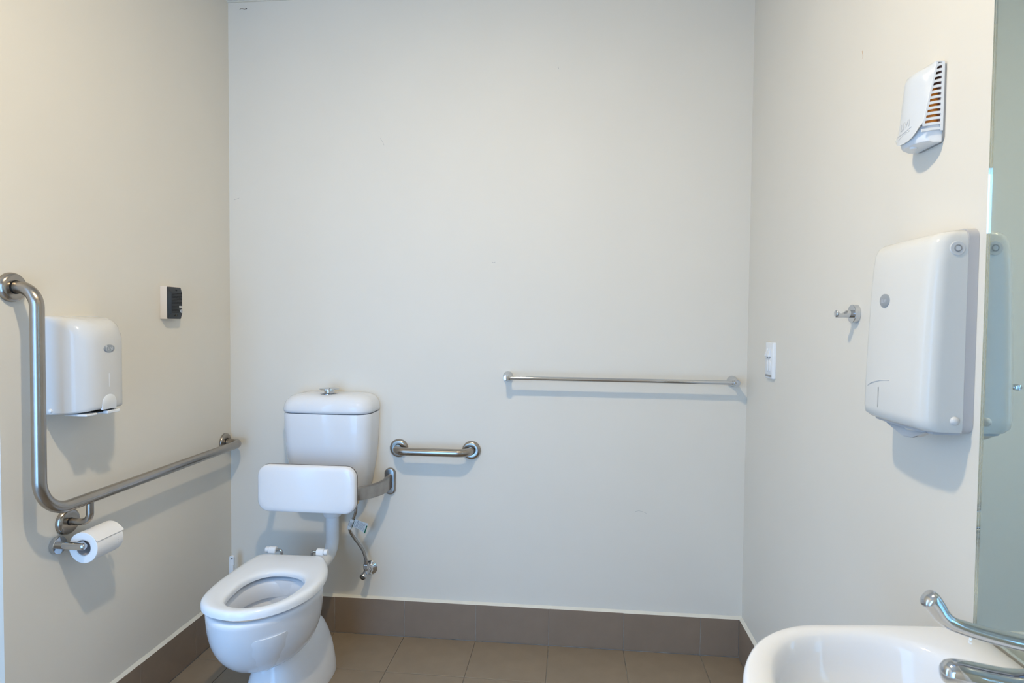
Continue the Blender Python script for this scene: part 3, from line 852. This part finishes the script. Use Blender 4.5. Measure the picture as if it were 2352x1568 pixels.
# top cap closing the shell
top = cover_ring(1.0)
ob('top_cap', prism([(x, y) for x, y, z in top] + [(W - .004, AY + .043), (W - .004, AY - .043)], 'z', z1a - .0025, z1a, .0005), M_afc, af)
# side frames with ten louvres each and the amber refill behind them
for s in (-1, 1):
    ys_ = AY + s * .0425
    def sd(f): return .043 - .0255 * f
    ob('side_frame', box(W - .0085, W - .004, ys_ - .0012, ys_ + .0012, z0a + .012, z1a - .002), M_plas, af)
    b = loft([[Vector((W - sd(f) + a, ys_ + c, z0a + (z1a - z0a) * f)) for a, c in ((-.0012, -.0012), (.0022, -.0012), (.0022, .0012), (-.0012, .0012))] for f in (.16, .4, .7, .985)])
    ob('side_frame', b, M_plas, af)
    for i in range(13):
        f = .10 + i * .0705
        if f > .985: break
        zc = z0a + (z1a - z0a) * f
        xo = W - sd(f) - .0005
        b = loft([[Vector((x, ys_ + c, zc + dz + e)) for c, e in ((-.0009, -.0024), (.0009, -.0024), (.0009, .0024), (-.0009, .0024))] for x, dz in ((xo, -.0015), ((xo + W - .005) / 2, .0012), (W - .005, .0026))])
        ob('louvre', b, M_plas, af)
ob('refill', lathe([(.0, 0), (.0195, .001), (.020, .004), (.020, .060), (.0165, .070), (.0075, .076), (.0065, .112), (0, .113)], (W - .0215, AY - .0195, z0a + .024), (0, 0, 1), 24), M_orange, af, label='amber canister')
ob('inner_housing', box(W - .0095, W - .004, AY - .040, AY + .040, z0a + .03, z1a - .006), M_brown, af)
ob('base', loft([[Vector((W - .004 - (d) * q, AY + yy * .040, z)) for q, yy in ((0, -1), (.55, -1), (.85, -.75), (1, -.3), (1, .3), (.85, .75), (.55, 1), (0, 1))] for z, d in ((1.670, .028), (1.6725, .038), (1.679, .0425), (1.694, .0435), (1.702, .0425))]), M_plas, af, sharp=40)
ob('spout', lathe([(.0, 0), (.006, 0), (.0065, .004)], (W - .032, AY, 1.6675), (0, 0, 1), 16), M_plas, af)
def on_cover(y, z, h):
    f = (z - z0a) / (z1a - z0a); u = (y - AY) / .043
    dep = .0515 - .006 * f; side = .044 - .026 * f
    return Vector((W - (side + (dep - side) * (1 - min(1, abs(u)) ** 2.3)) - h, y, z))
tb = text_bm('LIVI', .0195, .0003)
for v in tb.verts: v.co = on_cover(AY - .002 - v.co.x, 1.712 + v.co.y + .12 * v.co.x, .0002 + (v.co.z + .0003))
ob('lettering', tb, M_emb, af)
ob('swoosh', tube([on_cover(AY + .024 - .046 * k / 14, 1.6985 - .003 * math.sin(math.pi * k / 14) + .006 * k / 14, .0003) for k in range(15)], .0006, 6), M_emb, af)
b = bmesh.new()
for k in range(7):
    y = AY + .021 - .0058 * k
    tube([on_cover(y, 1.690 + .001 * k, .0002), on_cover(y - .0028, 1.6935 + .001 * k, .0002), on_cover(y - .0042, 1.691 + .001 * k, .0002)], .0005, 5, bm=b)
ob('script_line', b, M_emb, af, kind='stuff')

# paper towel dispenser
pd = thing('paper_towel_dispenser', 'large milky white paper towel dispenser on the right wall beside the mirror', 'dispenser', (W, -1.232, 1.14))
py0, py1 = -1.343, -1.118
pc = (py0 + py1) / 2; ph = (py1 - py0) / 2
ob('back_plate', xr_(rrect(py0, py1, 1.140, 1.494, .016, 6), .0004, .0165), M_lgrey, pd, label='light grey back plate')
def pring(z, dep, rc, hw, inset_=0):
    pts = []
    d = dep - inset_; h = hw - inset_
    pts.append(Vector((W - .0168, pc - h, z)))
    for k in range(9):
        a = math.radians(90 * k / 8)
        pts.append(Vector((W - (d - rc) - rc * math.sin(a), pc - h + rc - rc * math.cos(a), z)))
    for k in range(1, 8):
        u = -1 + 2 * k / 8; pts.append(Vector((W - d - .004 * (1 - u * u), pc + u * (h - rc), z)))
    for k in range(9):
        a = math.radians(90 - 90 * k / 8)
        pts.append(Vector((W - (d - rc) - rc * math.sin(a), pc + h - rc + rc * math.cos(a), z)))
    pts.append(Vector((W - .0168, pc + h, z)))
    return pts
prof = [(1.1425, 0.0725, .028, .110), (1.150, 0.0830, .030, .1115), (1.165, 0.0850, .030, .112), (1.22, 0.0840, .030, .112), (1.30, 0.0815, .030, .112), (1.38, 0.0780, .029, .112), (1.44, 0.0740, .028, .112), (1.468, 0.0700, .027, .1115), (1.480, 0.0645, .026, .110), (1.487, 0.0555, .023, .107), (1.4905, .038, .014, .102)]
outer = [pring(*p) for p in prof]; inner = [pring(p[0] - (.0015 if i == len(prof) - 1 else 0), p[1], p[2] - .0018, p[3], .0018) for i, p in enumerate(prof)]
b = loft([a + c[::-1] for a, c in zip(outer, inner)])
# close the roof
join(b, loft([outer[-1], [v + Vector((.004, 0, .0006)) for v in outer[-1]]]))
ob('cover', b, M_milky, pd, sharp=50)
ob('paper_stack', box(W - .060, W - .020, pc - .100, pc + .100, 1.158, 1.335, .004, 2), M_paper2, pd)
ob('bottom_lip', loft([[Vector((W - .018, pc - .108, z)), Vector((W - .058, pc - .100, z)), Vector((W - .069, pc - .07, z)), Vector((W - .071, pc, z)), Vector((W - .069, pc + .07, z)), Vector((W - .058, pc + .100, z)), Vector((W - .018, pc + .108, z))] for z in (1.1375, 1.1422)]), M_lgrey, pd)
lk = ob('lock', lathe([(.0, 0), (.0125, 0), (.0125, .002), (.0115, .0028), (.0062, .0028), (.0058, .0020), (.0046, .0020), (.0042, .0032), (0, .0034)], (W - .034, py0 + .0022, 1.459), (0, -1, 0), 28), M_plasg, pd)
ob('lock_ring', lathe([(.0062, 0), (.0062, .0034), (.0048, .0036), (.0044, .0030)], (W - .034, py0 + .0022, 1.459), (0, -1, 0), 22), M_grey, lk)
ob('screw_cap', lathe([(.0078, 0), (.0076, .002), (.0055, .0048), (.0025, .0062), (0, .0065)], (W - .030, py0 + .0014, 1.163), (0, -1, 0), 22), M_plasg, pd)
bzc = 1.374
BDY = -1.2060
bxf = W - .0812
b2 = loft([[Vector((bxf - h, BDY + .0180 * k_ * math.cos(a), bzc + .0132 * k_ * math.sin(a))) for a in [2 * math.pi * i / 28 for i in range(28)]] for h, k_ in ((-.002, 1), (.0022, 1), (.0028, .92), (.0028, .1))])
bd2 = ob('badge', b2, M_badge, pd, label='grey round badge')
ob('lettering', xform(text_bm('LIVI', .0095, .0003), frame((bxf - .0029, BDY - .001, bzc - .0005), (0, -1, 0), (0, 0, 1))), M_badget, bd2)
ob('leaf_mark', box(bxf - .0033, bxf - .0027, BDY + .0095, BDY + .0105, bzc - .004, bzc + .006), M_badget, bd2)
# curved relief line low on the cover
ob('relief_line', tube(spline([(W - .0817, pc + .092, 1.198), (W - .0867, pc + .06, 1.2115), (W - .0878, pc + .02, 1.220), (W - .0877, pc - .012, 1.223)], 6), .0009, 8), M_plasg, pd)
ob('sight_slot', box(W - .0893, W - .0883, pc + .0268, pc + .0282, 1.166, 1.206), M_scuff, pd)
# next towel hanging out of the slot
tw = thing('paper_towel', 'folded white paper towel poking out under the large dispenser', 'paper towel', (W - .06, pc, 1.135))
v = [(W - .062, pc + .060, 1.138), (W - .0645, pc + .030, 1.131), (W - .066, pc - .022, 1.1195), (W - .065, pc - .055, 1.1225), (W - .064, pc - .092, 1.138)]
w_ = [(W - .040, pc + .052, 1.138), (W - .046, pc + .022, 1.132), (W - .050, pc - .022, 1.121), (W - .046, pc - .05, 1.124), (W - .040, pc - .072, 1.138)]
u_ = [(W - .052, pc + .045, 1.139), (W - .055, pc + .020, 1.1375), (W - .058, pc - .020, 1.130), (W - .055, pc - .045, 1.133), (W - .052, pc - .06, 1.139)]
rings = [[Vector(a), Vector(c), Vector(c) + Vector((.0006, 0, .0005)), Vector(a) + Vector((.0006, 0, .0005))] for a, c in zip(v, w_)]
ob('sheet', loft(rings), M_paper2, tw)
rings = [[Vector(a), Vector(c), Vector(c) + Vector((.0006, 0, .0005)), Vector(a) + Vector((.0006, 0, .0005))] for a, c in zip([Vector(q) + Vector((-.001, 0, .001)) for q in v], u_)]
ob('folded_edge', loft(rings), M_paper2, tw)

# mirror: glass sheet with silvering behind
mi = thing('wall_mirror', 'frameless greenish wall mirror above the basin on the right wall', 'mirror', (W, -1.8, .822))
my1, my0, mz0, mz1 = -1.3715, -2.25, .8215, 2.02
ob('glass', box(W - .0075, W - .0015, my0, my1, mz0, mz1), M_glass, mi)
ob('silvering', box(W - .0010, W - .0004, my0 + .0003, my1 - .0003, mz0, mz1), M_silver, mi)

# ================================================================= basin and tap
ba = thing('basin', 'white ceramic wall basin below the mirror at bottom right', 'basin', (W, -1.657, .66))
BYC = -1.657; BCX = 1.92
def outer_in(x, y, sc=1.0):
    if x > W - .0015: return False
    if x > 1.90: return abs(y - BYC) < .274 * sc
    return (abs(x - 1.90) / (.200 * sc)) ** 2.1 + (abs(y - BYC) / (.274 * sc)) ** 2.1 < 1
def inner_in(x, y, sc=1.0):
    return (abs(x - 1.913) / (.163 * sc)) ** 2.4 + (abs(y + 1.650) / (.236 * sc)) ** 2.4 < 1
NB = 96
def radial(fn):
    pts = []
    for k in range(NB):
        a = 2 * math.pi * k / NB; c, s = math.cos(a), math.sin(a); lo, hi = 0, .8
        for _ in range(40):
            m_ = (lo + hi) / 2
            if fn(BCX + c * m_, -1.652 + s * m_): lo = m_
            else: hi = m_
        pts.append((BCX + c * lo, -1.652 + s * lo))
    return pts
RO, RI = radial(outer_in), radial(inner_in)
def bl_(f, z, A=RO, B=RI):
    return [Vector((a[0] + (c[0] - a[0]) * f, a[1] + (c[1] - a[1]) * f, z)) for a, c in zip(A, B)]
def bs(z, sc, cx=1.935, cy=-1.652):
    return [Vector((cx + (a[0] - cx) * sc, cy + (a[1] - cy) * sc, z)) for a in RI]
def bo(z, sc):
    return [Vector((min(W - .0015, (W) + (a[0] - W) * sc), BYC + (a[1] - BYC) * sc, z)) for a in RO]
rings = [bo(.655, .45), bo(.66, .60), bo(.69, .80), bo(.73, .92), bo(.77, .985), bo(.80, 1.0), bl_(.02, .8085), bl_(.08, .8145), bl_(.2, .8175), bl_(.6, .8165), bl_(.85, .8145),
         bl_(.96, .811), bs(.803, .985), bs(.79, .965), bs(.765, .93), bs(.735, .86), bs(.712, .72), bs(.700, .5), bs(.694, .25), bs(.692, .08)]
for rg in rings[6:14]:
    for v in rg:
        v.z += .012 * max(0, min(1, (v.x - 1.90) / .17)) * (1 if v.x < W - .03 else max(0, (W - .004 - v.x) / .026))
ob('bowl', loft(rings), M_cer, ba, sharp=60)
ob('waste', lathe([(.0, 0), (.022, 0), (.021, .002), (.012, .003), (0, .002)], (1.935, -1.652, .692), (0, 0, 1), 24), M_chrome, ba)

tpb = thing('basin_tap', 'chrome basin mixer tap with a long upturned lever handle', 'tap', (2.052, -1.65, .8285))
TY = -1.65; TX = 2.054
ob('body', lathe([(.026, 0), (.027, .002), (.0255, .007), (.024, .025), (.0235, .051), (.0245, .076), (.0235, .089), (.018, .097), (0, .099)], (TX, TY, .8285), (0, 0, 1), 32), M_chrome, tpb)
rings = []
for x, z, ry, rz in ((TX - .006, .880, .0235, .024), (TX - .024, .8795, .0215, .0205), (2.005, .8815, .0205, .0185), (1.975, .8865, .0200, .0180), (1.955, .8900, .0195, .0178), (1.943, .8918, .0180, .0170), (1.934, .8922, .0150, .0148), (1.9285, .8915, .010, .0105), (1.9265, .891, .003, .003)):
    rings.append([Vector((x, TY + ry * math.cos(a), z + rz * math.sin(a))) for a in [2 * math.pi * i / 28 for i in range(28)]])
ob('spout', loft(rings), M_chrome, tpb, sharp=60)
ob('aerator', lathe([(.0125, 0), (.0135, .002), (.0135, .016), (.011, .018)], (1.949, TY, .8615), (.16, 0, 1), 24), M_chromed, tpb)
lp = spline([Vector((a, c, 0)) for a, c in ((TX + .012, .9325), (TX - .012, .9335), (2.02, .9355), (1.985, .9420), (1.955, .9490), (1.936, .9555), (1.925, .964), (1.918, .974), (1.911, .983), (1.904, .9885))], 6)
rings = []
nL = len(lp)
for i, p in enumerate(lp):
    d = (lp[min(i + 1, nL - 1)] - lp[max(i - 1, 0)]).normalized(); nv = Vector((-d.y, d.x, 0))
    f = i / (nL - 1)
    wd_ = .014 if f < .3 else .0095 + .0045 * max(0, (.6 - f) / .3) if f < .6 else .0095 + .0025 * (f - .6) / .4
    tk = .0082 if f < .5 else .0082 + .0045 * (f - .5) / .5
    if i >= nL - 6: q_ = (1, .97, .90, .76, .52, .15)[i - nL + 6]; tk *= q_; wd_ *= q_
    ring = []
    for a in [2 * math.pi * k / 20 for k in range(20)]:
        c, s = math.cos(a), math.sin(a)
        q = math.copysign(abs(c) ** .8, c) * wd_; w2 = math.copysign(abs(s) ** .8, s) * tk
        ring.append(Vector((p.x + nv.x * w2, TY + q, p.y + nv.y * w2)))
    rings.append(ring)
ob('lever', loft(rings), M_chrome, tpb, sharp=60)
ob('lever_cap', lathe([(.0238, 0), (.0242, .003), (.0235, .012), (.019, .017), (0, .019)], (TX, TY, .9195), (0, 0, 1), 32), M_chrome, tpb)
